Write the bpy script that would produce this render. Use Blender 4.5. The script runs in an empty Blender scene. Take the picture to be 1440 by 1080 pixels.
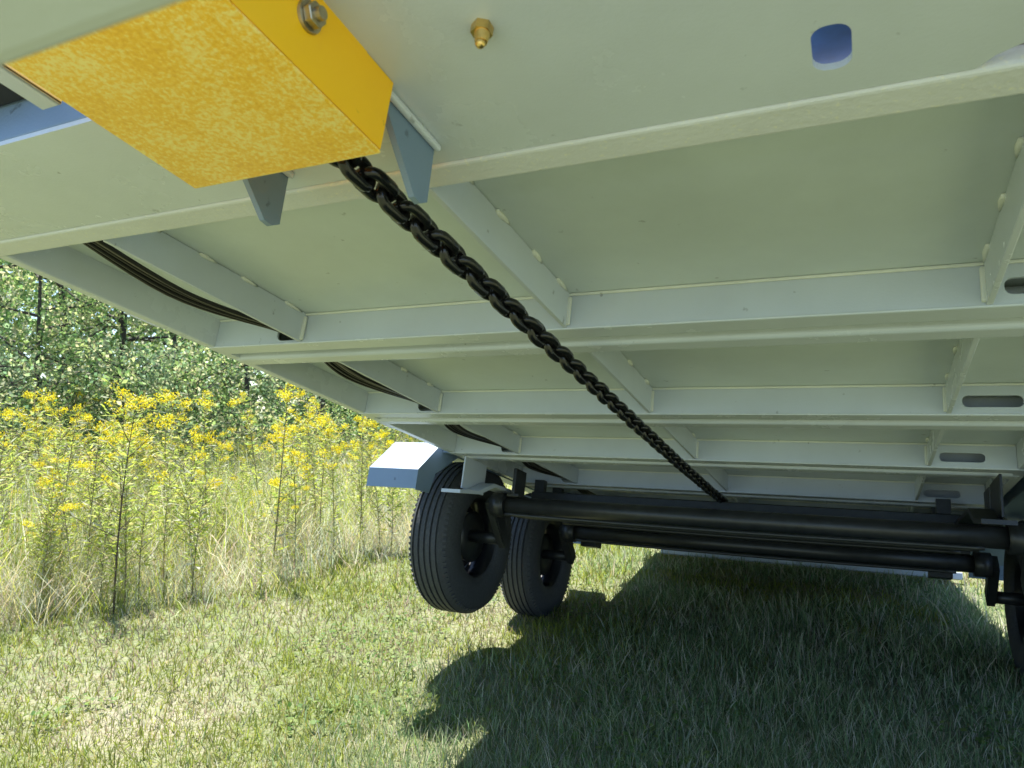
import bpy, bmesh, math, random
import numpy as np
from mathutils import Vector, Matrix
rad = math.radians
random.seed(7); rng = np.random.default_rng(11)
S = bpy.context.scene
C = bpy.context.collection

# ------------------------------------------------------------------ camera
CAM_H = 1.21                       # eye height above the grass
TILT = rad(15.5)                   # the bed is tipped nose-up by this much
bX = Vector((0.89861696, -0.01562812, -0.43845562))     # bed axes seen in camera axes
bY = Vector((0.4228804, 0.29707501, 0.85610666))
bZ = Vector((0.11687487, -0.95472624, 0.27356547))
wY = (math.cos(TILT)*bY + math.sin(TILT)*bZ).normalized()
wZ = (math.cos(TILT)*bZ - math.sin(TILT)*bY).normalized()
cam_d = bpy.data.cameras.new('camera'); cam = bpy.data.objects.new('camera', cam_d); C.objects.link(cam)
right = Vector((bX[0], wY[0], wZ[0])); down = Vector((bX[1], wY[1], wZ[1])); fwd = Vector((bX[2], wY[2], wZ[2]))
m = Matrix((right, -down, -fwd)).transposed().to_4x4(); m.translation = Vector((0, 0, CAM_H))
cam.matrix_world = m
cam_d.sensor_width = 36; cam_d.lens = 36*1010/1440
cam_d.clip_start = 0.02; cam_d.clip_end = 1000
cam_d.dof.use_dof = True; cam_d.dof.focus_distance = 1.8; cam_d.dof.aperture_fstop = 11.0
S.camera = cam

# ------------------------------------------------------------------ sky, sun, exposure
SUN_DIR = Vector((-0.33, 0.27, 1.0)).normalized()       # towards the sun: behind and left of the trailer
W = bpy.data.worlds.new('World'); S.world = W; W.use_nodes = True
nt = W.node_tree; nt.nodes.clear()
sky = nt.nodes.new('ShaderNodeTexSky'); sky.sky_type = 'NISHITA'; sky.sun_disc = False
sky.sun_elevation = math.asin(SUN_DIR.z); sky.sun_rotation = math.atan2(SUN_DIR.x, SUN_DIR.y)
sky.air_density = 1.0; sky.dust_density = 0.2; sky.ozone_density = 5.0
bg = nt.nodes.new('ShaderNodeBackground'); bg.inputs['Strength'].default_value = 0.092
ow = nt.nodes.new('ShaderNodeOutputWorld')
nt.links.new(sky.outputs[0], bg.inputs[0]); nt.links.new(bg.outputs[0], ow.inputs[0])
sd = bpy.data.lights.new('sun', 'SUN'); sd.energy = 4.7; sd.angle = rad(0.6); sd.color = (1.0, 0.96, 0.875)
so = bpy.data.objects.new('sun', sd); C.objects.link(so)
so.rotation_euler = SUN_DIR.to_track_quat('Z', 'Y').to_euler(); so.location = (-2, 6, 12)
S.view_settings.view_transform = 'Standard'; S.view_settings.look = 'None'
S.view_settings.exposure = 1.68; S.view_settings.gamma = 1.0; S.view_settings.use_curve_mapping = False
S.cycles.max_bounces = 10; S.cycles.diffuse_bounces = 6; S.cycles.use_denoising = True

# ------------------------------------------------------------------ materials
def new_mat(name):
    mt = bpy.data.materials.new(name); mt.use_nodes = True
    n = mt.node_tree.nodes; return mt, n, mt.node_tree.links, n['Principled BSDF']
def noise(n, l, scale, detail=4, rough=.55, vec='Object'):
    tc = n.new('ShaderNodeTexCoord'); t = n.new('ShaderNodeTexNoise')
    t.inputs['Scale'].default_value = scale; t.inputs['Detail'].default_value = detail; t.inputs['Roughness'].default_value = rough
    l.new(tc.outputs[vec], t.inputs['Vector']); return t
def ramp(n, l, src, stops):
    r = n.new('ShaderNodeValToRGB'); e = r.color_ramp.elements
    while len(e) < len(stops): e.new(.5)
    for k, (p, c) in enumerate(stops): e[k].position = p; e[k].color = (*c, 1)
    l.new(src, r.inputs[0]); return r
def bump(n, l, src, b, strength, dist):
    bp = n.new('ShaderNodeBump'); bp.inputs['Strength'].default_value = strength; bp.inputs['Distance'].default_value = dist
    l.new(src, bp.inputs['Height']); l.new(bp.outputs[0], b.inputs['Normal']); return bp
def paint_mat(name, col, rough, var=.06, peel=.15, speck=False):
    mt, n, l, b = new_mat(name)
    t = noise(n, l, 2.3, 6, .6)
    lo = tuple(c*(1-var) for c in col); hi = tuple(min(1, c*(1+var)) for c in col)
    r = ramp(n, l, t.outputs[0], [(.3, lo), (.7, hi)])
    col_out = r.outputs[0]
    if speck:                                            # weld spatter and dust
        t2 = noise(n, l, 140, 2, .5)
        r2 = ramp(n, l, t2.outputs[0], [(.60, (0, 0, 0)), (.72, (1, 1, 1))])
        mx = n.new('ShaderNodeMixRGB'); mx.inputs[2].default_value = (.80, .78, .62, 1)
        mu = n.new('ShaderNodeMath'); mu.operation = 'MULTIPLY'; mu.inputs[1].default_value = .45
        l.new(r2.outputs[0], mu.inputs[0]); l.new(mu.outputs[0], mx.inputs[0]); l.new(col_out, mx.inputs[1]); col_out = mx.outputs[0]
    tc_ = noise(n, l, 34, 3, .5); rc_ = ramp(n, l, tc_.outputs[0], [(.71, (0, 0, 0)), (.76, (1, 1, 1))])   # chips and small scuffs
    mc_ = n.new('ShaderNodeMixRGB'); mc_.inputs[2].default_value = tuple(c*.62 for c in col)+(1,)
    l.new(rc_.outputs[0], mc_.inputs[0]); l.new(col_out, mc_.inputs[1]); col_out = mc_.outputs[0]
    l.new(col_out, b.inputs['Base Color'])
    t3 = noise(n, l, 7, 5, .6)
    rr = n.new('ShaderNodeMapRange'); rr.inputs['To Min'].default_value = rough-.08; rr.inputs['To Max'].default_value = rough+.12
    l.new(t3.outputs[0], rr.inputs[0]); l.new(rr.outputs[0], b.inputs['Roughness'])
    t4 = noise(n, l, 260 if not speck else 120, 2, .5)
    bump(n, l, t4.outputs[0], b, peel, .0015)
    return mt
M_PAINT = paint_mat('grey_paint', (.555, .60, .655), .24, .09)
M_LIP = paint_mat('grey_paint_spattered', (.62, .635, .655), .5, .10, .6, True)
M_DECK = paint_mat('deck_paint', (.55, .605, .62), .32, .10)
M_WELD = paint_mat('weld_paint', (.66, .68, .63), .45, .12, .5)
M_SHADED = paint_mat('grey_paint_shaded', (.50, .55, .625), .34, .08)  # copy of the grey paint with cool shade put into its colour
M_SKYSHADE = paint_mat('grey_paint_sky_shade', (.165, .235, .335), .36, .05)  # grey paint darkened and blued, sky-lit shade put into the colour
def yellow_mat():
    mt, n, l, b = new_mat('yellow_paint_reflection_flecks')
    t = noise(n, l, 170, 6, .75); t2 = noise(n, l, 14, 4, .6)
    mx = n.new('ShaderNodeMath'); mx.operation = 'MULTIPLY_ADD'; mx.inputs[1].default_value = .45
    l.new(t2.outputs[0], mx.inputs[0]); l.new(t.outputs[0], mx.inputs[2])
    r = ramp(n, l, mx.outputs[0], [(.52, (.86, .42, .002)), (.70, (.97, .54, .01)), (.84, (.98, .74, .20))])  # pale flecks paint in the grass reflections on the glossy underside
    l.new(r.outputs[0], b.inputs['Base Color']); b.inputs['Roughness'].default_value = .33
    b.inputs['Coat Weight'].default_value = .6; b.inputs['Coat Roughness'].default_value = .2
    bump(n, l, t.outputs[0], b, .35, .003); return mt
M_YEL = yellow_mat()
M_YEL2 = paint_mat('yellow_side_paint', (.98, .53, .004), .38, .03, .1)
def simple(name, col, rough, metal=0, bscale=0, bstr=.3, var=0):
    mt, n, l, b = new_mat(name)
    b.inputs['Base Color'].default_value = (*col, 1); b.inputs['Roughness'].default_value = rough; b.inputs['Metallic'].default_value = metal
    if bscale:
        t = noise(n, l, bscale, 4, .6); bump(n, l, t.outputs[0], b, bstr, .002)
        r = ramp(n, l, t.outputs[0], [(.3, tuple(c*.75 for c in col)), (.7, tuple(c*1.25 for c in col))]); l.new(r.outputs[0], b.inputs['Base Color'])
    return mt
M_CHAIN = simple('black_chain_enamel', (.008, .008, .009), .18, 0, 60, .2)
M_AXLE = simple('black_axle_paint', (.022, .024, .025), .38, 0, 25, .3)
M_RUBBER = simple('tyre_rubber', (.046, .050, .056), .7, 0, 90, .35)
M_RIM = simple('black_rim_paint', (.010, .011, .014), .30, 0, 30, .1)
M_BRASS = simple('brass', (.72, .50, .18), .28, 1, 40, .2)
M_STEEL = simple('zinc_bolt', (.45, .40, .30), .35, 1, 60, .3)
M_CABLE = simple('cable_jacket', (.012, .011, .011), .38)
M_CABLE2 = simple('cable_jacket_grey', (.07, .06, .06), .4)
M_GREY = simple('bare_grey_steel', (.30, .28, .26), .55, 0, 20, .2); M_NAVY = simple('navy_sky_tone', (.03, .085, .22), .5, 0, 30, .1)
M_HOLE = simple('dark_rubber_plug', (.006, .006, .007), .6)

def leaf_mat(name, trans=.35, rough=.55):
    mt, n, l, b = new_mat(name)
    a = n.new('ShaderNodeVertexColor'); a.layer_name = 'tint'
    l.new(a.outputs[0], b.inputs['Base Color']); b.inputs['Roughness'].default_value = rough
    b.inputs['Specular IOR Level'].default_value = .25
    tr = n.new('ShaderNodeBsdfTranslucent'); l.new(a.outputs[0], tr.inputs[0])
    mx = n.new('ShaderNodeMixShader'); mx.inputs[0].default_value = trans
    l.new(b.outputs[0], mx.inputs[1]); l.new(tr.outputs[0], mx.inputs[2]); l.new(mx.outputs[0], n['Material Output'].inputs[0]); return mt
M_GRASS = leaf_mat('grass_blades', .5); M_LEAF = leaf_mat('weed_leaves', .5); M_FLOWER = leaf_mat('goldenrod_flowers', .3); M_TREELEAF = leaf_mat('tree_leaves', .6)
M_STEM = simple('weed_stem', (.20, .17, .08), .7); M_STEMD = simple('dark_weed_stem', (.07, .045, .03), .7); M_BARK = simple('bark', (.05, .042, .034), .85, 0, 14, .8)

# ------------------------------------------------------------------ helpers
def link(o, parent=None):
    C.objects.link(o)
    if parent: o.parent = parent
    return o
def thing(name, label, cat, loc=(0, 0, 0), rot=(0, 0, 0), group=None):
    o = bpy.data.objects.new(name, None); link(o); o.location = loc; o.rotation_euler = rot
    o.empty_display_size = .1
    return tag(o, label, cat, group)
def tag(o, label, cat, group=None):
    o['label'] = label; o['category'] = cat
    if group: o['group'] = group
    return o
def box(bm, a, b, bev=.0015, seg=2):
    lo = [min(p, q) for p, q in zip(a, b)]; hi = [max(p, q) for p, q in zip(a, b)]
    t = bmesh.new(); bmesh.ops.create_cube(t, size=1)
    for v in t.verts: v.co = Vector([lo[i] + (v.co[i]+.5)*(hi[i]-lo[i]) for i in range(3)])
    if bev: bmesh.ops.bevel(t, geom=list(t.edges), offset=min(bev, min(h-l for h, l in zip(hi, lo))*.45), segments=seg, affect='EDGES', profile=.5)
    join(bm, t)
def join(bm, t, mat=None):
    if mat is not None: t.transform(mat)
    me = bpy.data.meshes.new('tmp'); t.to_mesh(me); t.free(); bm.from_mesh(me); bpy.data.meshes.remove(me)
def fill(bm, outer, holes, mapf, thick, bev=0):
    """flat plate with holes; mapf(p, k) maps 2-D points to 3-D at depth k"""
    t = bmesh.new(); es = []
    for lp in [outer]+holes:
        vs = [t.verts.new((p[0], p[1], 0)) for p in lp]
        es += [t.edges.new((vs[i], vs[(i+1) % len(vs)])) for i in range(len(vs))]
    bmesh.ops.triangle_fill(t, use_beauty=True, edges=es)
    r = bmesh.ops.extrude_face_region(t, geom=list(t.faces))
    for v in [g for g in r['geom'] if isinstance(g, bmesh.types.BMVert)]: v.co.z = thick
    bmesh.ops.recalc_face_normals(t, faces=t.faces)
    for v in t.verts: v.co = Vector(mapf(v.co.x, v.co.y, v.co.z))
    bmesh.ops.recalc_face_normals(t, faces=t.faces)
    join(bm, t)
def slot(cx, cy, w, h, r=None, n=6):
    r = min(w, h)/2 if r is None else r; pts = []
    for (sx, sy, a0) in ((1, 1, 0), (-1, 1, 90), (-1, -1, 180), (1, -1, 270)):
        for k in range(n+1):
            a = rad(a0+90*k/n); pts.append((cx+sx*(w/2-r)+r*math.cos(a), cy+sy*(h/2-r)+r*math.sin(a)))
    out = []
    for p in pts:
        if not out or (abs(p[0]-out[-1][0])+abs(p[1]-out[-1][1]) > 1e-5): out.append(p)
    if abs(out[0][0]-out[-1][0])+abs(out[0][1]-out[-1][1]) < 1e-5: out.pop()
    return out
def tube(bm, pts, rads, n=10, cap=True):
    pts = [Vector(p) for p in pts]
    if not hasattr(rads, '__len__'): rads = [rads]*len(pts)
    ref = None; rings = []
    for i, p in enumerate(pts):
        d = (pts[min(i+1, len(pts)-1)]-pts[max(i-1, 0)]).normalized()
        if ref is None: ref = d.orthogonal().normalized()
        ref = (ref - d*ref.dot(d)).normalized(); q = d.cross(ref)
        rings.append([bm.verts.new(p+(ref*math.cos(2*math.pi*k/n)+q*math.sin(2*math.pi*k/n))*rads[i]) for k in range(n)])
    for a, b in zip(rings, rings[1:]):
        for k in range(n):
            f = bm.faces.new((a[k], a[(k+1) % n], b[(k+1) % n], b[k])); f.smooth = True
    if cap:
        bm.faces.new(rings[0][::-1]); bm.faces.new(rings[-1])
def lathe(bm, prof, n=48, smooth=True):
    """profile of (x, r) spun about the X axis, closed loop when first == last"""
    rings = []
    closed = prof[0] == prof[-1]
    pr = prof[:-1] if closed else prof
    for (x, r) in pr:
        rings.append([bm.verts.new((x, r*math.cos(2*math.pi*k/n), r*math.sin(2*math.pi*k/n))) for k in range(n)])
    seq = list(zip(rings, rings[1:]+([rings[0]] if closed else [])))
    for a, b in seq:
        for k in range(n):
            f = bm.faces.new((a[k], b[k], b[(k+1) % n], a[(k+1) % n])); f.smooth = smooth
    if not closed:
        for rg in (rings[0], rings[-1]): bm.faces.new(rg)
    bmesh.ops.recalc_face_normals(bm, faces=bm.faces)

# ------------------------------------------------------------------ ground
def grid_ground():
    mt, n, l, b = new_mat('turf_soil')
    t = noise(n, l, .9, 8, .65); t2 = noise(n, l, 30, 6, .7)
    mx = n.new('ShaderNodeMath'); mx.operation = 'MULTIPLY_ADD'; mx.inputs[1].default_value = .6
    l.new(t2.outputs[0], mx.inputs[0]); l.new(t.outputs[0], mx.inputs[2])
    r = ramp(n, l, mx.outputs[0], [(.55, (.10, .15, .045)), (.78, (.17, .20, .085)), (.98, (.30, .27, .19))])
    l.new(r.outputs[0], b.inputs['Base Color']); b.inputs['Roughness'].default_value = .95
    bump(n, l, t2.outputs[0], b, .7, .03)
    bm = bmesh.new(); R = 400
    vs = [bm.verts.new(p) for p in ((-R, -R, 0), (R, -R, 0), (R, R, 0), (-R, R, 0))]; bm.faces.new(vs)
    me = bpy.data.meshes.new('ground'); bm.to_mesh(me); bm.free(); me.materials.append(mt)
    o = link(bpy.data.objects.new('ground', me)); o['kind'] = 'structure'
grid_ground()

# ------------------------------------------------------------------ the trailer (built in bed axes with the camera at 0,0,0)
L0 = Vector((-.58, 4.0, -.2))                           # bed point taken as the trailer's base
BED = Matrix.Translation((0, 0, CAM_H)) @ Matrix.Rotation(-TILT, 4, 'X')
trailer = thing('flatbed_trailer', 'light grey flatbed trailer tipped nose-up, seen from below, with yellow chain guard', 'trailer', BED @ L0, (-TILT, 0, 0))
def mesh_of(name, bm, mat, smooth_angle=None):
    me = bpy.data.meshes.new(name); bm.to_mesh(me); bm.free(); me.materials.append(mat); return me
def part(name, bm, mat, parent=trailer, label=None):
    bm.transform(Matrix.Translation(-L0))
    o = link(bpy.data.objects.new(name, mesh_of(name, bm, mat)), parent)
    if label: o['label'] = label
    return o
def place(name, me, loc, parent, rot=None):              # shared mesh at a bed point
    o = link(bpy.data.objects.new(name, me), parent); o.location = Vector(loc)-(L0 if parent.parent is None or parent.matrix_local.translation.length == 0 else Vector((0, 0, 0)))
    if rot: o.rotation_euler = rot
    return o
XL, XR = -1.62, .46                                      # outer faces of the side rails
ZF, ZD = .535, .616                                      # bottom of the flanges, underside of the deck

bm = bmesh.new(); box(bm, (XL+.02, .757, ZD), (XR-.02, 6.1, ZD+.01), 0); part('deck_sheet', bm, M_DECK)
# front beam: wide bottom plate with the holes, vertical web, rolled rear edge
big = [(.106+.001*0, .690)]
bm = bmesh.new()
fill(bm, [(-1.75, .486), (-.63, .486), (-.63, .36), (.66, .36), (.66, .702), (.30, .702), (.292, .688), (.275, .678), (.25, .672), (.165, .672), (.140, .677), (.120, .687), (.104, .702), (-1.75, .702)], [slot(-.022, .633, .036, .062, .015)],
     lambda a, b, k: (a, b, .540+k), .008)
fb = part('front_beam', bm, M_PAINT)
bm = bmesh.new(); box(bm, (-1.75, .703, .5365), (.66, .753, .562), .006, 3); part('beam_rear_lip', bm, M_LIP, fb)
bm = bmesh.new(); box(bm, (-1.75, .486, .549), (-.63, .494, .665), .002); box(bm, (-.638, .36, .549), (-.63, .486, .665), .002); box(bm, (-.629, .36, .549), (.66, .368, .665), .002); part('beam_web', bm, M_SKYSHADE, fb)
bm = bmesh.new(); box(bm, (-1.72, .747, .563), (.64, .755, .602), .002); part('beam_header', bm, M_DECK, fb)
bm = bmesh.new(); box(bm, (.08, .655, .566), (.32, .735, .572), .002); part('backing_plate', bm, M_GREY, fb)
bm = bmesh.new(); box(bm, (-.075, .57, .572), (.035, .70, .578), .003); part('sky_stand_in', bm, M_NAVY, fb)  # added plate, its navy stands in for sky seen through the hole
for (ex, k) in ((-1.75, 1), (.66, -1)):
    bm = bmesh.new(); box(bm, (ex, .496 if k > 0 else .37, .5485), (ex+.008*k, .745, .66), .001); part('end_plate', bm, M_PAINT, fb)

# crossmembers: front channel with slots, recessed web strip and rear tube
YM = [1.305, 1.99, 2.64, 3.34, 4.02, 4.70, 5.38]
for i, y in enumerate(YM):
    bm = bmesh.new()
    xr = [slot(.282, .571, .125 if i else .14, .03, .013)] + [slot(-1.330, .570, .075, .05, .02)]
    fill(bm, [(XL+.033, ZF+.004), (XR-.033, ZF+.004), (XR-.033, ZD-.0015), (XL+.033, ZD-.0015)], xr, lambda a, b, k, y=y: (a, y+k, b), .006)
    cm = part('crossmember', bm, M_SHADED)
    bm = bmesh.new(); box(bm, (XL+.006, y-.001, ZF), (XR-.006, y+.053, ZF+.006), .0025); part('front_flange', bm, M_PAINT, cm)
    bm = bmesh.new(); box(bm, (XL+.034, y+.046, ZF+.022), (XR-.034, y+.10, ZF+.028), .001); part('recessed_strip', bm, M_DECK, cm)
    bm = bmesh.new(); box(bm, (XL+.007, y+.092, ZF-.001), (XR-.007, y+.15, ZD-.002), .011, 4); tb = part('rear_tube', bm, M_PAINT, cm)
    for p in tb.data.polygons: p.use_smooth = False
    bm = bmesh.new(); box(bm, (XL+.034, y-.006, ZD-.0065), (XR-.034, y-.0005, ZD-.0005), .002); part('seam_weld', bm, M_WELD, cm)
# stringers with stitch welds
wb = bmesh.new()
bmesh.ops.create_uvsphere(wb, u_segments=8, v_segments=5, radius=1, matrix=Matrix.Diagonal((.0055, .030, .0055, 1)))
for v in wb.verts: v.co *= 1+.25*math.sin(v.co.y*900)
for f in wb.faces: f.smooth = True
weld_me = mesh_of('weld_bead', wb, M_WELD)
wv = bmesh.new(); box(wv, (-.005, -.005, -.033), (.005, .004, .030), .003); weld_v = mesh_of('weld_bead', wv, M_WELD)
starts = [.756]+[y+.151 for y in YM[:-1]]
for (xs, side) in ((-1.284, 1), (-.560, 1), (.190, -1)):
    for j, (a, b) in enumerate(zip(starts, YM)):
        bm = bmesh.new(); box(bm, (xs-.005, a, ZF+.004), (xs+.005, b-.001, ZD-.001), .0015)
        st = part('stringer', bm, M_PAINT if side < 0 else M_SHADED)
        if j < 3:
            nb = 4 if j == 0 else 3
            for k in range(nb):
                yy = a + (b-a)*(k+.6)/nb + random.uniform(-.015, .015)
                if b-yy < .03: yy = b-.035
                w = link(bpy.data.objects.new('weld_bead', weld_me), st)
                w.location = Vector((xs+side*.006, yy, ZD-.003))-L0; w.scale = (1, random.uniform(.7, 1.2), random.uniform(.8, 1.2)); w.rotation_euler = (random.uniform(-.06, .06), 0, 0)
            w = link(bpy.data.objects.new('weld_bead', weld_v), st); w.location = Vector((xs+side*.007, b-.006, (ZF+ZD)/2))-L0
# side rails with stake pockets
for (xo, k) in ((XL, 1), (XR, -1)):
    bm = bmesh.new(); box(bm, (xo, .45, ZF+.002), (xo+.032*k, 6.12, .668), .004, 3); rl = part('side_rail', bm, M_PAINT)
    for yy in (1.12, 2.2, 4.95, 5.8):
        bm = bmesh.new(); x0 = xo-.001*k; x1 = xo-.026*k
        for (p, q) in (((x0, yy-.05, .545), (x1, yy-.044, .63)), ((x0, yy+.044, .545), (x1, yy+.05, .63)), ((x1, yy-.05, .545), (x1-.006*k, yy+.05, .63))): box(bm, p, q, .001)
        part('stake_pocket', bm, M_PAINT, rl)
bm = bmesh.new(); box(bm, (XL+.033, 6.06, ZF-.001), (XR-.033, 6.12, .668), .004, 3); part('rear_rail', bm, M_PAINT)
bm = bmesh.new(); box(bm, (-1.50, 5.93, .425), (.60, 5.99, .475), .006, 3)
box(bm, (-1.3, 5.94, .474), (-1.24, 5.98, .62), .003); box(bm, (.16, 5.94, .474), (.22, 5.98, .62), .003)
part('rear_bumper', bm, M_SHADED)

# yellow chain guard, open at the back, bolted under the front beam
def guard():
    prof = [(.20, .45), (.545, .45), (.5452, .538), (.495, .538), (.470, .556), (.463, .556), (.463, .60), (.20, .60)]
    bm = bmesh.new(); box(bm, (-.7705, .20, .446), (-.4775, .5465, .4505), .002, 3)
    g = part('chain_guard', bm, M_YEL, label='yellow folded sheet guard with grass reflections painted on its underside')
    for x in (-.482, -.770):
        bm = bmesh.new(); fill(bm, [(p, q+.001) for p, q in prof], [], lambda a, b, k, x=x: (x+k, a, b), .004); part('guard_side', bm, M_YEL2, g)
    bm = bmesh.new(); box(bm, (-.77, .20, .451), (-.478, .205, .60), .001); part('guard_front', bm, M_YEL, g)
    return g
gd = guard()
def hexbolt(mat, r=.013, h=.009):
    bm = bmesh.new(); t = bmesh.new()
    bmesh.ops.create_cone(t, segments=24, cap_ends=True, radius1=r*1.25, radius2=r*1.2, depth=.003); t.transform(Matrix.Translation((0, 0, .0015))); join(bm, t)
    t = bmesh.new(); bmesh.ops.create_cone(t, segments=6, cap_ends=True, radius1=r, radius2=r, depth=h); bmesh.ops.bevel(t, geom=list(t.edges), offset=.001, segments=1, affect='EDGES'); t.transform(Matrix.Translation((0, 0, .003+h/2))); join(bm, t)
    t = bmesh.new(); bmesh.ops.create_cone(t, segments=16, cap_ends=True, radius1=r*.55, radius2=r*.5, depth=.006); t.transform(Matrix.Translation((0, 0, .003+h+.003))); join(bm, t)
    return mesh_of('bolt', bm, mat)
bolt_me = hexbolt(M_STEEL)
def put(name, me, p, rot, parent):
    o = link(bpy.data.objects.new(name, me), parent); o.location = Vector(p)-L0; o.rotation_euler = rot; return o
put('bolt', bolt_me, (-.4778, .408, .508), (0, rad(90), 0), gd)
put('bolt', bolt_me, (-.4778, .27, .508), (0, rad(90), 0), gd)
bm = bmesh.new(); t = bmesh.new(); bmesh.ops.create_cone(t, segments=6, cap_ends=True, radius1=.0115, radius2=.0115, depth=.010); t.transform(Matrix.Translation((0, 0, .005))); join(bm, t)
t = bmesh.new(); bmesh.ops.create_cone(t, segments=20, cap_ends=True, radius1=.0085, radius2=.0065, depth=.010); t.transform(Matrix.Translation((.001, 0, .015))); join(bm, t)
t = bmesh.new(); bmesh.ops.create_uvsphere(t, u_segments=14, v_segments=8, radius=.0055); t.transform(Matrix.Translation((.001, .001, .022))); join(bm, t)
put('grease_fitting', mesh_of('grease_fitting', bm, M_BRASS), (-.339, .501, .540), (rad(180), 0, 0), fb)
# gussets hung behind the guard
for xg in (-.742, -.494):
    bm = bmesh.new()
    fill(bm, [(.50, .5385), (.664, .5385), (.668, .458), (.655, .449), (.640, .450), (.560, .52)], [], lambda a, b, k, xg=xg: (xg-k, a, b), .009)
    g = part('gusset', bm, M_SKYSHADE)
    bm = bmesh.new(); box(bm, (xg+.0005, .50, .530), (xg+.009, .668, .5395), .003); part('seam_weld', bm, M_PAINT, g)
# bracket beside the guard and the black box above the web
bm = bmesh.new(); box(bm, (-.855, .10, .487), (-.849, .405, .575), .001); box(bm, (-.885, .10, .487), (-.849, .405, .491), .001); part('side_bracket', bm, M_SHADED)
bm = bmesh.new(); box(bm, (-1.35, .44, .612), (-1.10, .4845, .69), .006, 3); part('junction_box', bm, M_HOLE)
# drawbar crosspiece right above the lens, carried by two arms
bm = bmesh.new(); box(bm, (-1.05, .0, .140), (.42, .1005, .20), .008, 3); db = part('drawbar_crosspiece', bm, M_PAINT)
for xa in (-1.02, .34):
    bm = bmesh.new()
    t = bmesh.new(); bmesh.ops.create_cube(t, size=1); t.transform(Matrix.LocRotScale(Vector((xa+.03, .22, .43)), Matrix.Rotation(rad(-40), 3, 'X'), Vector((.05, .05, .62)))); join(bm, t)
    part('drawbar_arm', bm, M_PAINT, db)

# axles, arms, brackets
def axle(y, z):
    bm = bmesh.new(); tube(bm, [(-1.50, y, z), (.47, y, z)], .039, 20)
    ax = part('axle', bm, M_AXLE)
    for (xe, k) in ((-1.50, -1), (.47, 1)):
        bm = bmesh.new()
        tube(bm, [(xe-.035*k, y, z), (xe+.03*k, y, z)], .055, 18)
        t = bmesh.new(); bmesh.ops.create_cube(t, size=1); bmesh.ops.bevel(t, geom=list(t.edges), offset=.1, segments=2, affect='EDGES')
        d = Vector((0, .15, .225-z)); ang = math.atan2(d.z, d.y)
        t.transform(Matrix.LocRotScale(Vector((xe+.04*k, y+.075, (z+.225)/2)), Matrix.Rotation(ang, 3, 'X'), Vector((.04, d.length+.06, .075)))); join(bm, t)
        tube(bm, [(xe+.03*k, y+.15, .225), (xe+(.22)*k, y+.15, .225)], .028, 14)
        part('torsion_arm', bm, M_AXLE, ax)
        bm = bmesh.new(); xb = xe+.08*-k
        box(bm, (xb-.03, y-.05, z+.035), (xb+.03, y+.07, z+.05), .003); box(bm, (xb-.008, y-.05, z+.049), (xb+.008, y+.06, ZF-.006), .003)
        part('axle_mount', bm, M_AXLE, ax)
for (y, z) in ((2.96, .365), (3.87, .352)): axle(y, z)
for (xa, k) in ((-1.56, 1), (.40, -1)):
    bm = bmesh.new()
    prof = [(2.53, .350), (2.70, .372), (2.83, .425), (3.95, .445), (3.95, .459), (2.82, .439), (2.69, .386), (2.53, .364)]
    fill(bm, prof, [], lambda a, b, q, xa=xa, k=k: (xa+q*k, a, b), .09)
    box(bm, (xa+.012*k, 2.66, .39), (xa+.02*k, 2.86, ZF-.008), .002); box(bm, (xa+.012*k, 3.6, .455), (xa+.02*k, 3.9, ZF-.008), .002)
    part('axle_bracket', bm, M_SHADED if k > 0 else M_AXLE)
    bm = bmesh.new(); box(bm, (xa+.02*k, 4.16, .30), (xa+.12*k, 4.26, .345), .004); box(bm, (xa+.05*k, 4.18, .344), (xa+.08*k, 4.24, ZF-.008), .003); part('bump_stop', bm, M_AXLE)
for (ys, zs, hs) in ((3.22, .425, .05), (3.45, .405, .055), (3.72, .41, .06), (4.12, .415, .06), (4.45, .415, .06), (4.86, .42, .065), (5.30, .43, .065)):  # added black tubes, overlapped to hide the deck and darken this stretch
    bm = bmesh.new(); box(bm, (-1.47, ys, zs), (.40, ys+.05, zs+hs), .006, 3)
    for xp in (-1.46, .25): box(bm, (xp, ys+.005, zs+hs-.001), (xp+.05, ys+.045, ZF-.002), .002)
    part('dark_filler_tube', bm, M_AXLE)
for (yb, zb, rb) in ((2.895, .318, .008), (3.03, .325, .006), (3.80, .305, .008), (3.36, .375, .012), (3.60, .372, .010)):
    bm = bmesh.new(); tube(bm, [(-1.44+.02*i, yb+.0012*math.sin(i*.3), zb-.006*math.sin(i/91*math.pi)) for i in range(0, 92, 3)], rb, 8); part('brake_line', bm, M_AXLE)
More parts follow.
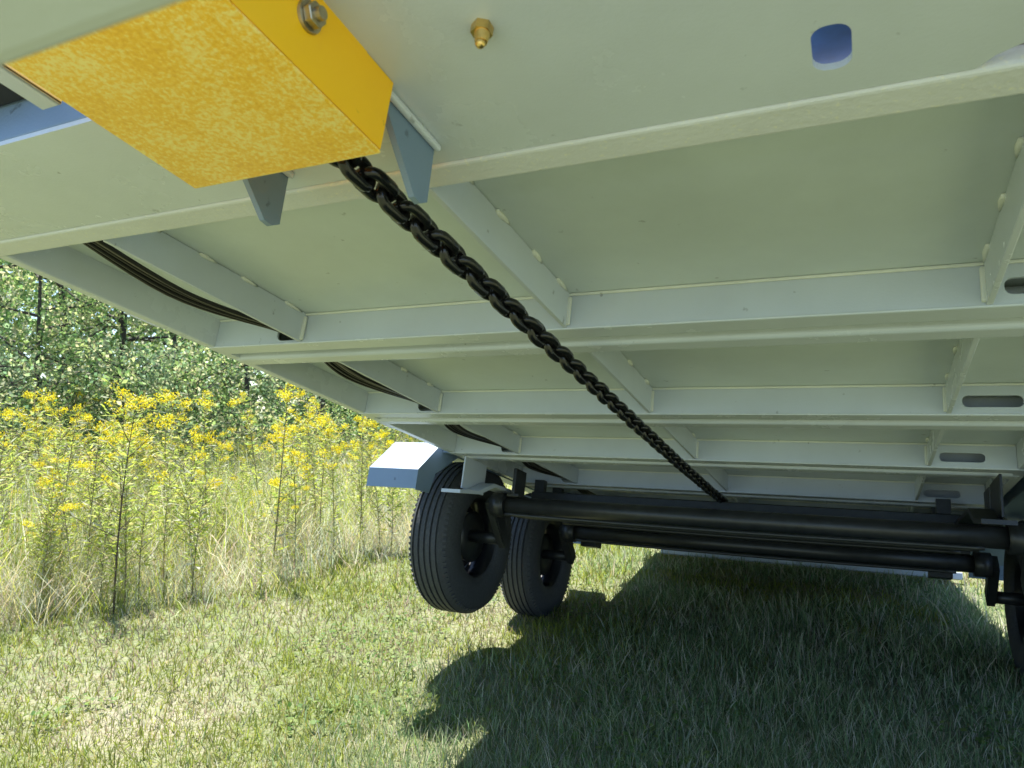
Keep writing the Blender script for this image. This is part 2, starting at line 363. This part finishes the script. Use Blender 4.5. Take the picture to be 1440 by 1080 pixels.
# wheels
def tyre_mesh():
    R, Wd = .3595, .222; h = Wd/2
    p = [(-h+.022, .192), (-h+.006, .215), (-h, .265), (-h+.006, .305), (-h+.017, .330), (-h+.027, .344)]
    gx = [-.060, -.030, 0, .030, .060]; e = .0055
    for g in gx:
        cr = R-.30*g*g*1.2
        p += [(g-e, cr), (g-e*.7, cr-.008), (g+e*.7, cr-.008), (g+e, cr)]
    p += [(h-.027, .344), (h-.017, .330), (h-.006, .305), (h, .265), (h-.006, .215), (h-.022, .192), (h-.03, .188), (-h+.03, .188), (-h+.022, .192)]
    bm = bmesh.new(); lathe(bm, p, 84, False)
    for f in bm.faces: f.smooth = abs(f.calc_center_median().yz.length) < .34
    # shoulder lugs: little raised blocks along both edges of the tread
    for s in (-1, 1):
        for k in range(84):
            a = 2*math.pi*(k+.5)/84
            t = bmesh.new(); bmesh.ops.create_cube(t, size=1)
            t.transform(Matrix.Rotation(a, 4, 'X') @ Matrix.LocRotScale(Vector((s*(h-.0215), 0, .3395)), Matrix.Rotation(s*rad(38), 3, 'Y'), Vector((.017, .011, .006)))); join(bm, t)
    return mesh_of('tyre', bm, M_RUBBER)
def rim_mesh():
    bm = bmesh.new()
    lathe(bm, [(-.083, .197), (-.078, .186), (-.03, .176), (.03, .172), (.078, .186), (.083, .197), (.080, .199), (.074, .190), (.03, .178), (-.03, .182), (-.074, .190), (-.080, .199), (-.083, .197)], 48)
    ov = []
    for k in range(10):
        a = 2*math.pi*k/10
        pts = slot(0, 0, .040, .030, .014)
        ov.append([((.146+q[1])*math.cos(a)-q[0]*math.sin(a), (.146+q[1])*math.sin(a)+q[0]*math.cos(a)) for q in pts])
    fill(bm, [(.174*math.cos(2*math.pi*k/48), .174*math.sin(2*math.pi*k/48)) for k in range(48)], ov, lambda a, b, q: (-.030-q, a, b), .006)
    return mesh_of('rim', bm, M_RIM)
def drum_mesh():
    bm = bmesh.new(); lathe(bm, [(-.028, .05), (-.027, .112), (.035, .118), (.04, .122), (.048, .122), (.05, .05)], 32); return mesh_of('brake_drum', bm, M_AXLE)
TY, RM, DR = tyre_mesh(), rim_mesh(), drum_mesh()
nut = bmesh.new(); bmesh.ops.create_cone(nut, segments=6, cap_ends=True, radius1=.011, radius2=.008, depth=.022); nut.transform(Matrix.Rotation(rad(90), 4, 'Y')); NUT = mesh_of('lug_nut', nut, M_STEEL)
for (xw, flip) in ((-1.765, 0), (.715, 1)):
    for yw in (3.135, 4.06):
        w = link(bpy.data.objects.new('wheel', RM), trailer); w.location = Vector((xw, yw, .225))-L0; w.rotation_euler = (random.uniform(0, .3), 0, math.pi*flip)
        for nm, me in (('tyre', TY), ('brake_drum', DR)): link(bpy.data.objects.new(nm, me), w)
        for k in range(6):
            o = link(bpy.data.objects.new('lug_nut', NUT), w); a = 2*math.pi*k/6; o.location = (-.045, .07*math.cos(a), .07*math.sin(a))
# fenders
for (xi, k) in ((-1.6215, -1), (.4615, 1)):
    fw = .29 if k < 0 else .39; bm = bmesh.new()
    def shell(prof, x0, x1):
        n_ = len(prof); inner = []
        for i, (p, q) in enumerate(prof):
            a_, b_ = Vector(prof[max(i-1, 0)]), Vector(prof[min(i+1, n_-1)]); d_ = (b_-a_).normalized(); inner.append((p+d_.y*.005, q-d_.x*.005))
        fill(bm, prof+inner[::-1], [], lambda p, q, r: (x0+r*k, p, q), (x1-x0)*k)
    shell([(2.492, .352), (2.492, .432), (2.649, .5795)], xi+.040*k, xi+fw*k)
    shell([(2.65, .580), (2.76, .604), (4.42, .604), (4.53, .580)], xi, xi+fw*k)
    shell([(4.531, .5795), (4.70, .432), (4.70, .352)], xi+.040*k, xi+fw*k)
    fd = part('fender', bm, M_SKYSHADE)
    bm = bmesh.new()
    fill(bm, [(2.496, .437), (2.652, .578), (2.76, .600), (4.42, .600), (4.53, .577), (4.695, .437), (4.55, .44), (4.44, .545), (2.80, .545), (2.63, .44), (2.60, .352), (2.496, .348)], [], lambda a, b, q: (xi+(.0405+q)*k, a, b), .004)
    part('fender_skirt', bm, M_SKYSHADE, fd)
    bm = bmesh.new(); box(bm, (xi+.003*k, 2.66, .54), (xi+.040*k, 2.70, .575), .001); part('fender_brace', bm, M_SKYSHADE, fd)

# ------------------------------------------------------------------ chain: every link a part
chain = thing('tow_chain', 'heavy black link chain stretched under the trailer from the yellow guard to the axle', 'chain', BED @ Vector((-.56, .40, .455)), (-TILT, 0, 0))
CB = Vector((-.56, .40, .455))
def link_mesh():
    bm = bmesh.new(); r = .0079; hw = .0158; hl = .0200+.0079; pts = []
    for sg in (1, -1):
        for k in range(10):
            a = math.pi*k/9; pts.append(Vector((sg*hw*math.cos(a), sg*(hl-hw+hw*math.sin(a)), 0)))
    n = 9; rings = []
    for i, p in enumerate(pts):
        d = (pts[(i+1) % 20]-pts[i-1]).normalized(); q = Vector((0, 0, 1)); e = d.cross(q)
        rings.append([bm.verts.new(p+(e*math.cos(2*math.pi*k/n)+q*math.sin(2*math.pi*k/n))*r) for k in range(n)])
    for i in range(20):
        a, b = rings[i], rings[(i+1) % 20]
        for k in range(n):
            f = bm.faces.new((a[k], a[(k+1) % n], b[(k+1) % n], b[k])); f.smooth = True
    bmesh.ops.recalc_face_normals(bm, faces=bm.faces)
    return mesh_of('chain_link', bm, M_CHAIN)
LM = link_mesh()
def chain_pt(y):
    u = (y-.4)/2.95
    return Vector((-.560+.006*math.sin(5*u), y, .478+.012*u-.030*4*u*(1-u)*.42))
PITCH = .0400; y = .40; k = 0
while y < 3.36:
    p = chain_pt(y); d = (chain_pt(y+.02)-p).normalized()
    o = link(bpy.data.objects.new('chain_link', LM), chain); o.location = p-CB
    q = Vector((0, 1, 0)).rotation_difference(d)
    o.rotation_mode = 'QUATERNION'
    tw = rad(86 if k % 2 else -4)+random.uniform(-.10, .10)
    o.rotation_quaternion = q @ Matrix.Rotation(tw, 3, 'Y').to_quaternion()
    y += PITCH; k += 1

# ------------------------------------------------------------------ wiring harness
har = thing('wiring_harness', 'bundle of thin black cables drooping through the crossmembers along the left side rail', 'cables', BED @ Vector((-1.4, .7, .56)), (-TILT, 0, 0))
HB = Vector((-1.4, .7, .56))
knots = [(.60, -1.33, .572)]
for a, b in zip([.76]+YM[:4], YM[:5]):
    knots += [((a+b)/2-.05, -1.36+random.uniform(-.01, .01) if b < 1.4 else -1.338+random.uniform(-.012, .008), .548), (b-.03, -1.322, .566), (b+.07, -1.322, .570)]
def cr(ps, n=8):
    out = []
    for i in range(len(ps)-1):
        p0, p1, p2, p3 = ps[max(i-1, 0)], ps[i], ps[i+1], ps[min(i+2, len(ps)-1)]
        for j in range(n):
            t = j/n; out.append(.5*((2*p1)+(-p0+p2)*t+(2*p0-5*p1+4*p2-p3)*t*t+(-p0+3*p1-3*p2+p3)*t**3))
    out.append(ps[-1]); return out
for c in range(6):
    ps = []
    for (yy, xx, zz) in knots:
        mid = 1 if zz < .56 else .35
        ps.append(Vector((xx+(c-2.5)*(.0115*mid if mid > .5 else .006)+random.uniform(-.002, .002), yy, zz-(abs(c-2.5)*.003)*mid+random.uniform(-.002, .002)))-HB)
    bm = bmesh.new(); tube(bm, cr(ps), .0050, 7)
    me = mesh_of('cable', bm, M_CABLE if c != 4 else M_CABLE2)
    link(bpy.data.objects.new('cable', me), har)

# ------------------------------------------------------------------ vegetation helpers
def vnoise(x, y, seed=0):
    """smooth value noise, vectorised"""
    def h(i, j):
        v = np.sin(i*127.1+j*311.7+seed*74.7)*43758.5453; return v-np.floor(v)
    i, j = np.floor(x), np.floor(y); u, v = x-i, y-j; u = u*u*(3-2*u); v = v*v*(3-2*v)
    return (h(i, j)*(1-u)+h(i+1, j)*u)*(1-v)+(h(i, j+1)*(1-u)+h(i+1, j+1)*u)*v
def fbm(x, y, seed=0): return (vnoise(x, y, seed)+.5*vnoise(2.1*x, 2.1*y, seed+1)+.25*vnoise(4.3*x, 4.3*y, seed+2))/1.75
def raw_mesh(name, co, faces_q, tint, mat, per):
    """co (n,per,3) vertices of alike little strips, faces_q index lists for one strip"""
    n = co.shape[0]; me = bpy.data.meshes.new(name)
    me.vertices.add(n*per); me.vertices.foreach_set('co', co.reshape(-1).astype(np.float32))
    lt = np.array([len(f) for f in faces_q]); flat = np.concatenate([np.array(f) for f in faces_q])
    loops = (flat[None, :]+per*np.arange(n)[:, None]).reshape(-1)
    me.loops.add(len(loops)); me.loops.foreach_set('vertex_index', loops.astype(np.int32))
    tot = np.tile(lt, n); st = np.concatenate([[0], np.cumsum(tot)[:-1]])
    me.polygons.add(len(tot)); me.polygons.foreach_set('loop_start', st.astype(np.int32)); me.polygons.foreach_set('loop_total', tot.astype(np.int32))
    a = me.color_attributes.new('tint', 'FLOAT_COLOR', 'POINT')
    c = np.ones((n, per, 4), np.float32); c[:, :, :3] = tint if tint.ndim == 3 else tint[:, None, :]
    a.data.foreach_set('color', c.reshape(-1))
    me.materials.append(mat); me.update(calc_edges=True); return me
def blades(name, x, y, h, w, lean, tint, z0=0.0, curl=.6):
    n = len(x); a = rng.uniform(0, 2*np.pi, n); la = rng.uniform(0, 2*np.pi, n)
    side = np.stack([np.cos(a), np.sin(a), np.zeros(n)], 1)*(w/2)[:, None]
    dirn = np.stack([np.cos(la), np.sin(la), np.zeros(n)], 1)
    base = np.stack([x, y, np.full(n, z0)], 1)
    def at(t):
        off = lean*(t+curl*t*t)/(1+curl); zz = h*np.sqrt(np.maximum(.06, 1-(lean/np.maximum(h, 1e-4)*.8)**2*.9*t)) * t
        return base+dirn*(off)[:, None]+np.stack([0*zz, 0*zz, zz], 1)
    m1, tip = at(np.full(n, .55)), at(np.full(n, 1.0))
    co = np.stack([base-side, base+side, m1+side*.8, m1-side*.8, tip], 1)
    return raw_mesh(name, co, [[0, 1, 2, 3], [3, 2, 4]], tint, M_GRASS, 5)
GK = .84; GREEN = GK*np.array([.15, .20, .04]); LIME = GK*np.array([.30, .345, .055]); STRAW = GK*np.array([.42, .37, .17]); TAN = GK*np.array([.39, .31, .23]); DEEP = GK*np.array([.045, .13, .055]); PALE = GK*np.array([.40, .42, .31])
def mixcol(k, cols):
    cols = np.array(cols); i = np.clip((k*len(cols)).astype(int), 0, len(cols)-1); return cols[i]
FWD_A = math.atan2(.898, -.438)                          # heading of the lens on the ground
def polar(n, r0, r1, a0, a1, p=0.0):
    u = rng.uniform(0, 1, n)
    r = r0*(r1/r0)**u if p == 0 else (r0**p+u*(r1**p-r0**p))**(1/p)
    a = FWD_A+np.radians(rng.uniform(a0, a1, n)); return r*np.cos(a), r*np.sin(a), r
EDGE = np.array([(-6.2, 0), (-4.35, 1.6), (-4.1, 2.25), (-3.95, 2.75), (-3.55, 3.2), (-3.35, 3.8), (-3.3, 4.6), (-3.6, 6.2), (-4.0, 9), (-2.5, 12), (-2, 30)])
def meadow_d(x, y):                                      # how far left of the mown edge
    return np.interp(y, EDGE[:, 1], EDGE[:, 0])-x + .5*(fbm(x*1.3, y*1.3, 5)-.5)
def lawn():
    x, y, r = polar(430000, 1.5, 22, -62, 62)
    keep = meadow_d(x, y) < .35; x, y, r = x[keep], y[keep], r[keep]; n = len(x)
    dry = fbm(x*.9+3, y*.9, 1)*.65+fbm(x*3.5, y*3.5, 2)*.35
    k = rng.uniform(0, 1, n)
    g = np.where((dry+rng.normal(0, .06, n) < .53)[:, None], mixcol(k, [GREEN, LIME, LIME*1.1, GREEN, LIME, LIME*1.2, STRAW]), mixcol(k, [LIME, STRAW, TAN, PALE*.9, LIME*1.1, GREEN, LIME, TAN]))
    lift_edge = x+1.3+2.2*(fbm(x*.8, y*.8, 41)-.5)+rng.normal(0, .35, n)          # greener turf away from the meadow, colours brightened to lift the trailer's shade
    lush_shade_lift = (lift_edge > 0) & (fbm(x*1.2, y*1.2, 9)+rng.normal(0, .04, n) < .64)
    g = np.where(lush_shade_lift[:, None], mixcol(k, [np.array([.15, .25, .11]), np.array([.22, .31, .14]), np.array([.29, .38, .19]), np.array([.14, .22, .10]), np.array([.40, .46, .26]), np.array([.25, .32, .16]), np.array([.58, .56, .44]), np.array([.48, .44, .33])]), g)
    g = g*rng.uniform(.7, 1.25, (n, 1))*(1+rng.uniform(-.07, .07, (n, 3)))
    sc = np.clip(r/3.2, .8, 4)
    thin = (k > .75); h = rng.uniform(.02, .062, n)*np.where(dry < .5, 1.15, .75)*np.clip(sc, .9, 1.4)
    w = rng.uniform(.0022, .0052, n)*sc; lean = h*rng.uniform(.15, 1.5, n)
    h = np.where(lush_shade_lift & (rng.uniform(0, 1, n) < .5), h*1.7, h); h = np.where(lean > h, h*.6, h)
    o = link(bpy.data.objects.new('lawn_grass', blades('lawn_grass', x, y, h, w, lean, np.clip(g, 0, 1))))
    tag(o, 'short mown grass, green and straw coloured, under and beside the trailer', 'grass'); o['kind'] = 'stuff'
lawn()
def clover():                                            # low broad-leaved weeds in loose patches
    x, y, r = polar(26000, 1.7, 9, -45, 45); k = (fbm(x*1.7, y*1.7, 31) > .60) & (meadow_d(x, y) < .2); x, y = x[k], y[k]; n = len(x)
    p = np.stack([x, y, rng.uniform(.012, .04, n)], 1); d = unit(n); d[:, 2] = np.abs(d[:, 2])*.35
    L = rng.uniform(.012, .032, n)
    tint = mixcol(rng.uniform(0, 1, n), [np.array([.11, .20, .05]), np.array([.17, .26, .07]), np.array([.24, .31, .09])])*rng.uniform(.8, 1.2, (n, 1))
    up = np.tile(np.array([0, 0, 1.0]), (n, 1))+rng.normal(0, .3, (n, 3))
    dd = d/np.linalg.norm(d, axis=1)[:, None]; sd_ = np.cross(dd, up); sd_ /= np.linalg.norm(sd_, axis=1)[:, None]
    co = np.stack([p, p+dd*(L*.5)[:, None]+sd_*(L*.38)[:, None], p+dd*L[:, None], p+dd*(L*.5)[:, None]-sd_*(L*.38)[:, None]], 1)
    o = link(bpy.data.objects.new('clover', raw_mesh('clover', co, [[0, 1, 2, 3]], tint, M_LEAF, 4)))
    tag(o, 'low broad-leaved clover patches in the mown grass', 'clover'); o['kind'] = 'stuff'
def unit(n):
    v = rng.normal(size=(n, 3)); return v/np.linalg.norm(v, axis=1)[:, None]
clover()
def meadow():
    x, y, r = polar(95000, 2.5, 24, -6, 62)
    d = meadow_d(x, y); keep = d > rng.uniform(-.15, .5, len(x)); x, y, r, d = x[keep], y[keep], r[keep], d[keep]; n = len(x)
    k = rng.uniform(0, 1, n); dry = fbm(x*.8, y*.8, 4)
    g = np.where((dry < .5)[:, None], mixcol(k, [LIME, GREEN, STRAW, LIME, PALE, PALE]), mixcol(k, [STRAW, PALE, TAN, LIME, PALE, PALE]))
    g = 1.7*g*rng.uniform(.65, 1.25, (n, 1))*(1+rng.uniform(-.08, .08, (n, 3)))
    grow = np.clip(d/1.2, .12, 1)
    h = rng.uniform(.18, .85, n)*grow**.8*(.65+.7*fbm(x*1.1, y*1.1, 6)); sc = np.clip(r/4.5, .8, 3)
    w = rng.uniform(.0025, .006, n)*sc; lean = h*rng.uniform(.1, 1.05, n)
    o = link(bpy.data.objects.new('meadow_grass', blades('meadow_grass', x, y, h, w, lean, np.clip(g, 0, 1), 0, 1.2)))
    tag(o, 'tall wild grass, pale green and straw coloured, along the left edge of the lawn', 'tall grass'); o['kind'] = 'stuff'
meadow()
def dry_arcs():                                          # bleached dead grass arching over the meadow's front edge
    x, y, r = polar(16000, 3.4, 8, -2, 42); d = meadow_d(x, y); c = fbm(x*1.6, y*1.6, 21)
    keep = (d > 0) & (d < 1.9) & (c > .47); x, y = x[keep], y[keep]; n = len(x)
    h = rng.uniform(.2, .62, n); lean = h*rng.uniform(.7, 1.15, n)
    g = mixcol(rng.uniform(0, 1, n), [PALE*1.5, TAN*1.5, STRAW*1.5, PALE*1.3])*rng.uniform(.8, 1.15, (n, 1))
    o = link(bpy.data.objects.new('dead_grass', blades('dead_grass', x, y, h, rng.uniform(.002, .0045, n), lean, np.clip(g, 0, .8), 0, 1.6)))
    tag(o, 'bleached dead grass arching over the front edge of the meadow', 'dead grass'); o['kind'] = 'stuff'
dry_arcs()

# little leaf quads: positions, directions, size -> (n,4,3)
def leaf_quads(p, d, L, wd, up=None):
    n = len(p); d = d/np.linalg.norm(d, axis=1)[:, None]
    q = rng.normal(size=(n, 3)) if up is None else up
    s = np.cross(d, q); s /= np.linalg.norm(s, axis=1)[:, None]+1e-9
    nrm = np.cross(s, d)
    return np.stack([p, p+d*(L*.45)[:, None]+s*(wd/2)[:, None]+nrm*(L*.06)[:, None], p+d*L[:, None]-nrm*(L*.05)[:, None], p+d*(L*.45)[:, None]-s*(wd/2)[:, None]+nrm*(L*.06)[:, None]], 1)
def unit(n):
    v = rng.normal(size=(n, 3)); return v/np.linalg.norm(v, axis=1)[:, None]
def plant_meshes(H, seed, flowers=True):
    rr = random.Random(seed); bm = bmesh.new(); lp, ld, ll, lw = [], [], [], []; fp = []
    bend = Vector((rr.uniform(-.12, .12), rr.uniform(-.12, .12), 0))*H
    def stem(t): return Vector((0, 0, t*H))+bend*t*t
    tube(bm, [stem(i/6) for i in range(7)], [.007*(1-.75*i/6)*max(.6, H/1.3) for i in range(7)], 5, False)
    nb = rr.randint(11, 17)
    for b in range(nb):
        t0 = .25+.73*(b+rr.random())/nb; p0 = stem(t0); az = b*2.4+rr.random(); L = H*rr.uniform(.10, .24)*(1.25-.7*t0)*1.5
        tip = p0+Vector((math.cos(az)*L*.75, math.sin(az)*L*.75, L*rr.uniform(.45, .95)))
        pm = p0.lerp(tip, .5)+Vector((0, 0, -.02*L)); pts = [p0, pm, tip]
        tube(bm, pts, [.0030, .0022, .0012], 4, False)
        for s in range(10):
            u = (s+rr.random())/10; p = pts[0].lerp(pts[2], u); lp.append(p); a2 = az+rr.uniform(-1.6, 1.6)
            ld.append(Vector((math.cos(a2), math.sin(a2), rr.uniform(-.2, .7)))); ll.append(rr.uniform(.03, .08)); lw.append(rr.uniform(.006, .013))
        if flowers and t0 > .42 and rr.random() < .36:
            for s in range(rr.randint(3, 6)):
                fp.append((tip+Vector((rr.gauss(0, .03), rr.gauss(0, .03), rr.gauss(.01, .022))), rr.uniform(.025, .05)))
    for s in range(int(70*H)):
        t = rr.uniform(.08, 1); a2 = rr.uniform(0, 6.28); lp.append(stem(t)); ld.append(Vector((math.cos(a2), math.sin(a2), rr.uniform(-.1, .8)))); ll.append(rr.uniform(.05, .11)*(1.2-.6*t)); lw.append(rr.uniform(.008, .017))
    if flowers:
        for s in range(4): fp.append((stem(1)+Vector((rr.gauss(0, .03), rr.gauss(0, .03), rr.gauss(0, .03))), .035))
    for f in bm.faces: f.smooth = True
    ms = mesh_of('stem', bm, M_STEM)
    n = len(lp); k = rng.uniform(0, 1, n)
    tint = mixcol(k, [LIME*1.3, np.array([.30, .38, .08]), np.array([.42, .46, .15]), GREEN*1.7, STRAW*1.1, LIME*1.6, PALE*1.1])*1.3*rng.uniform(.75, 1.2, (n, 1))
    mlf = raw_mesh('foliage', leaf_quads(np.array([list(v) for v in lp]), np.array([list(v) for v in ld]), np.array(ll), np.array(lw)), [[0, 1, 2, 3]], tint, M_LEAF, 4)
    mf = None
    if fp:
        P = []; 
        for c, rd in fp:
            m_ = 34; v = unit(m_)*np.cbrt(rng.uniform(.15, 1, m_))[:, None]*rd; P.append(np.array(list(c))+v*np.array([1, 1, .7]))
        P = np.concatenate(P); n = len(P)
        tint = mixcol(rng.uniform(0, 1, n), [np.array([.84, .70, .015]), np.array([.88, .78, .04]), np.array([.80, .58, .01]), np.array([.66, .66, .06])])*rng.uniform(.8, 1.12, (n, 1))
        mf = raw_mesh('flowers', leaf_quads(P, unit(n), rng.uniform(.009, .018, n), rng.uniform(.007, .013, n)), [[0, 1, 2, 3]], np.clip(tint, 0, 1), M_FLOWER, 4)
    return ms, mlf, mf
GV = [plant_meshes(h, i) for i, h in enumerate((1.25, 1.1, 1.4, 1.0, 1.3, 1.15))]
WV = [plant_meshes(h, 20+i, False) for i, h in enumerate((.8, 1.0, .65))]
def put_plant(var, x, y, s, name, label, cat, group):
    r = thing(name, label, cat, (x, y, 0), (random.uniform(-.07, .07), random.uniform(-.07, .07), random.uniform(0, 6.28)), group); r.scale = (s, s, s*random.uniform(.95, 1.1))
    for nm, me in zip(('stem', 'foliage', 'flowers'), var):
        if me:
            o = link(bpy.data.objects.new(nm, me), r)
            if nm != 'stem': o['kind'] = 'stuff'
    return r
def ground_at(u, v):                                     # ground point on a heading, from picture column and depth
    a = FWD_A-math.atan((u-720)/1010); return math.cos(a)*v, math.sin(a)*v
PD = plant_meshes(1.3, 77); PD[0].materials[0] = M_STEMD
put_plant(PD, *ground_at(165, 4.9), 1, 'goldenrod', 'dark-stemmed goldenrod standing alone at the meadow front on a bare brown stem', 'weed', 'goldenrods in the meadow')
put_plant(GV[2], *ground_at(385, 5.6), 1.0, 'goldenrod', 'slim goldenrod nearest the trailer wheel, with dark lower stem', 'weed', 'goldenrods in the meadow')
def zone(u, d):                                          # where in the meadow a plant stands
    c = ('at the left edge', 'left of the dark-stemmed goldenrod', 'right of the dark-stemmed goldenrod', 'midway to the wheel', 'beside the fender')[min(4, max(0, int((u+60)/128)))]
    f = ('in the front rows', 'in the middle rows', 'in the rear rows')[0 if d < 6.2 else 1 if d < 8.6 else 2]
    return f+' '+c
def sized(s): return 'tall ' if s > .95 else 'short ' if s < .7 else 'medium '
plan = []
for i in range(100):
    u = random.uniform(-60, 575); d = 4.4+(i/100)*6.5+random.uniform(0, .6); x, y = ground_at(u, d)
    if meadow_d(np.array([x]), np.array([y]))[0] > .45: plan.append((u, d, x, y, random.uniform(.5, 1.12), GV[i % 6], 'goldenrod', 'yellow goldenrod', 'goldenrods in the meadow'))
for i in range(120):
    u = random.uniform(-60, 600); d = random.uniform(4.0, 9.5); x, y = ground_at(u, d)
    if meadow_d(np.array([x]), np.array([y]))[0] > .15: plan.append((u, d, x, y, random.uniform(.6, 1.1), WV[i % 3], 'leafy_weed', 'flowerless weed', 'flowerless weeds in the meadow'))
ORD = ['leftmost', 'second from left', 'third from left', 'fourth from left', 'fifth from left', 'sixth from left', 'seventh from left', 'eighth from left', 'ninth from left', 'tenth from left']
same = {}
for p in sorted(plan, key=lambda p: p[0]): same.setdefault((sized(p[4])+p[7], zone(p[0], p[1])), []).append(p)
for (kind_, where), ps in same.items():
    for q, (u, d, x, y, sc, var, nm, _, grp) in enumerate(ps):
        put_plant(var, x, y, sc, nm, kind_+(', '+ORD[min(q, 9)]+', ' if len(ps) > 1 else ' ')+where, 'weed', grp)

# ------------------------------------------------------------------ trees
TG = [np.array([.08, .15, .05]), np.array([.12, .19, .06]), np.array([.17, .24, .08]), np.array([.25, .30, .11]), np.array([.32, .31, .17])]
TB = [np.array([.10, .17, .09]), np.array([.15, .22, .12]), np.array([.20, .27, .13]), np.array([.27, .29, .17])]
def tree_meshes(H, spread, seed, cols, nleaf, low=.15, leaf=.11):
    rr = random.Random(seed); bm = bmesh.new(); ends = []
    lean = Vector((rr.uniform(-.1, .1), rr.uniform(-.1, .1), 0))*H
    def tr(t): return Vector((math.sin(t*5+seed)*.06*t, math.cos(t*4+seed)*.06*t, t*H*.9))+lean*t*t
    tube(bm, [tr(i/8) for i in range(9)], [.055*H/3*(1-.8*i/8)*.55 for i in range(9)], 8, False)
    for b in range(16):
        t0 = low+(1-low)*(b+rr.random())/16; p0 = tr(t0); az = b*2.4+rr.random()*.8; L = spread*rr.uniform(.6, 1.1)*(1.15-.65*t0)
        p2 = p0+Vector((math.cos(az)*L, math.sin(az)*L, L*rr.uniform(.1, .7))); p1 = p0.lerp(p2, .5)+Vector((rr.uniform(-.1, .1), rr.uniform(-.1, .1), -.06*L))
        tube(bm, [p0, p1, p2], [.02*H/4, .012*H/4, .004], 5, False); ends += [p1, p2, p1.lerp(p2, .5), p0.lerp(p1, .7)]
        for s in range(3):
            q = p1.lerp(p2, rr.random()); e = q+Vector((rr.gauss(0, 1), rr.gauss(0, 1), rr.gauss(.2, .7)))*L*.3
            tube(bm, [q, e], [.006, .002], 4, False); ends.append(e)
    for f in bm.faces: f.smooth = True
    tk = mesh_of('trunk', bm, M_BARK)
    E = np.array([list(e) for e in ends]); idx = rng.integers(0, len(E), nleaf); sz = rng.uniform(.12, .36, len(E))*spread*.5
    P = E[idx]+rng.normal(size=(nleaf, 3))*sz[idx][:, None]*np.array([1, 1, .75]); P[:, 2] = np.maximum(P[:, 2], .05)
    cl = rng.uniform(.7, 1.3, len(E))[idx]
    tint = mixcol(rng.uniform(0, 1, nleaf), cols)*cl[:, None]*rng.uniform(.8, 1.25, (nleaf, 1))
    d = unit(nleaf); d[:, 2] -= .25
    crown = raw_mesh('crown', leaf_quads(P, d, rng.uniform(.6, 1.3, nleaf)*leaf, rng.uniform(.4, .75, nleaf)*leaf), [[0, 1, 2, 3]], np.clip(tint, 0, 1), M_TREELEAF, 4)
    return tk, crown
TV = [tree_meshes(6.5, 2.0, 1, [c*1.5 for c in TG+[PALE]], 5200, .12, .068), tree_meshes(7.5, 2.4, 2, [c*1.5 for c in TB+[PALE*.8]], 5600, .10, .068), tree_meshes(5.5, 1.7, 3, [c*1.6 for c in TG], 5600, .1, .068)]
SV = [tree_meshes(2.0, 1.1, 5, [c*1.4 for c in TB], 3600, .05, .055), tree_meshes(1.6, 1.0, 6, [c*1.4 for c in TG], 3400, .05, .055)]
def put_tree(var, u, d, s, name, label, cat, group):
    x, y = ground_at(u, d); r = thing(name, label, cat, (x, y, 0), (0, 0, random.uniform(0, 6.28)), group); r.scale = (s, s, s)
    for nm, me in zip(('trunk', 'crown'), var):
        o = link(bpy.data.objects.new(nm, me), r)
        if nm == 'crown': o['kind'] = 'stuff'
names = ['dark-trunked woodland tree cut by the left edge of the photograph', 'woodland tree with slim dark trunk second from the left, behind the goldenrods', 'loose green tree third from the left, just below the side rail',
         'bushy woodland tree above the tallest goldenrod', 'blue-green tree half hidden by the side rail, left of the flowers\' middle', 'woodland tree right of the blue-green one, mostly behind the rail', 'tree at the right end of the wood, nearest the fender']
for i, (u, d, s) in enumerate([(-30, 12.5, 1.0), (45, 12, .85), (95, 14, 1.0), (170, 13, 1.0), (250, 13.5, 1.0), (350, 14.5, 1.1), (450, 16, 1.1)]):
    put_tree(TV[(i*2+(i > 3)) % 3], u, d, s, 'woodland_tree', names[i], 'tree', 'trees behind the meadow')
sl = ['low green shrub at the far left under the trees', 'bright green shrub left of the tallest goldenrod top', 'rounded green shrub just right of the tallest goldenrod', 'dense green shrub below the middle of the left rail', 'small dark shrub at the right end of the tree line', 'grey-green shrub right of the dark shrub, beyond the fender']
for i, (u, d, s) in enumerate([(0, 10.5, 1.0), (118, 10.8, 1.25), (205, 10.6, 1.1), (275, 11.2, 1.2), (400, 12, 1.1), (510, 12.5, 1.0)]):
    put_tree(SV[i % 2], u, d, s, 'shrub', sl[i], 'shrub', 'shrubs at the wood edge')
def wood():
    n = 60000; a = FWD_A+np.radians(rng.uniform(-75, 75, n)); r = rng.uniform(19, 25, n); z = rng.beta(1.1, 1.4, n)*8.5*(.6+.7*fbm(a*18, a*0+2, 8))
    P = np.stack([np.cos(a)*r, np.sin(a)*r, z], 1)
    c = fbm(a*40, z*1.2, 3)
    tint = mixcol(rng.uniform(0, 1, n), TG+TB+[PALE])*(1.0+1.5*c)[:, None]*rng.uniform(.8, 1.2, (n, 1))
    me = raw_mesh('distant_wood', leaf_quads(P, unit(n), rng.uniform(.22, .45, n), rng.uniform(.15, .28, n)), [[0, 1, 2, 3]], np.clip(tint, 0, 1), M_TREELEAF, 4)
    o = link(bpy.data.objects.new('distant_wood', me)); o['kind'] = 'stuff'; tag(o, 'mass of green woodland foliage far behind the meadow', 'wood')
wood()
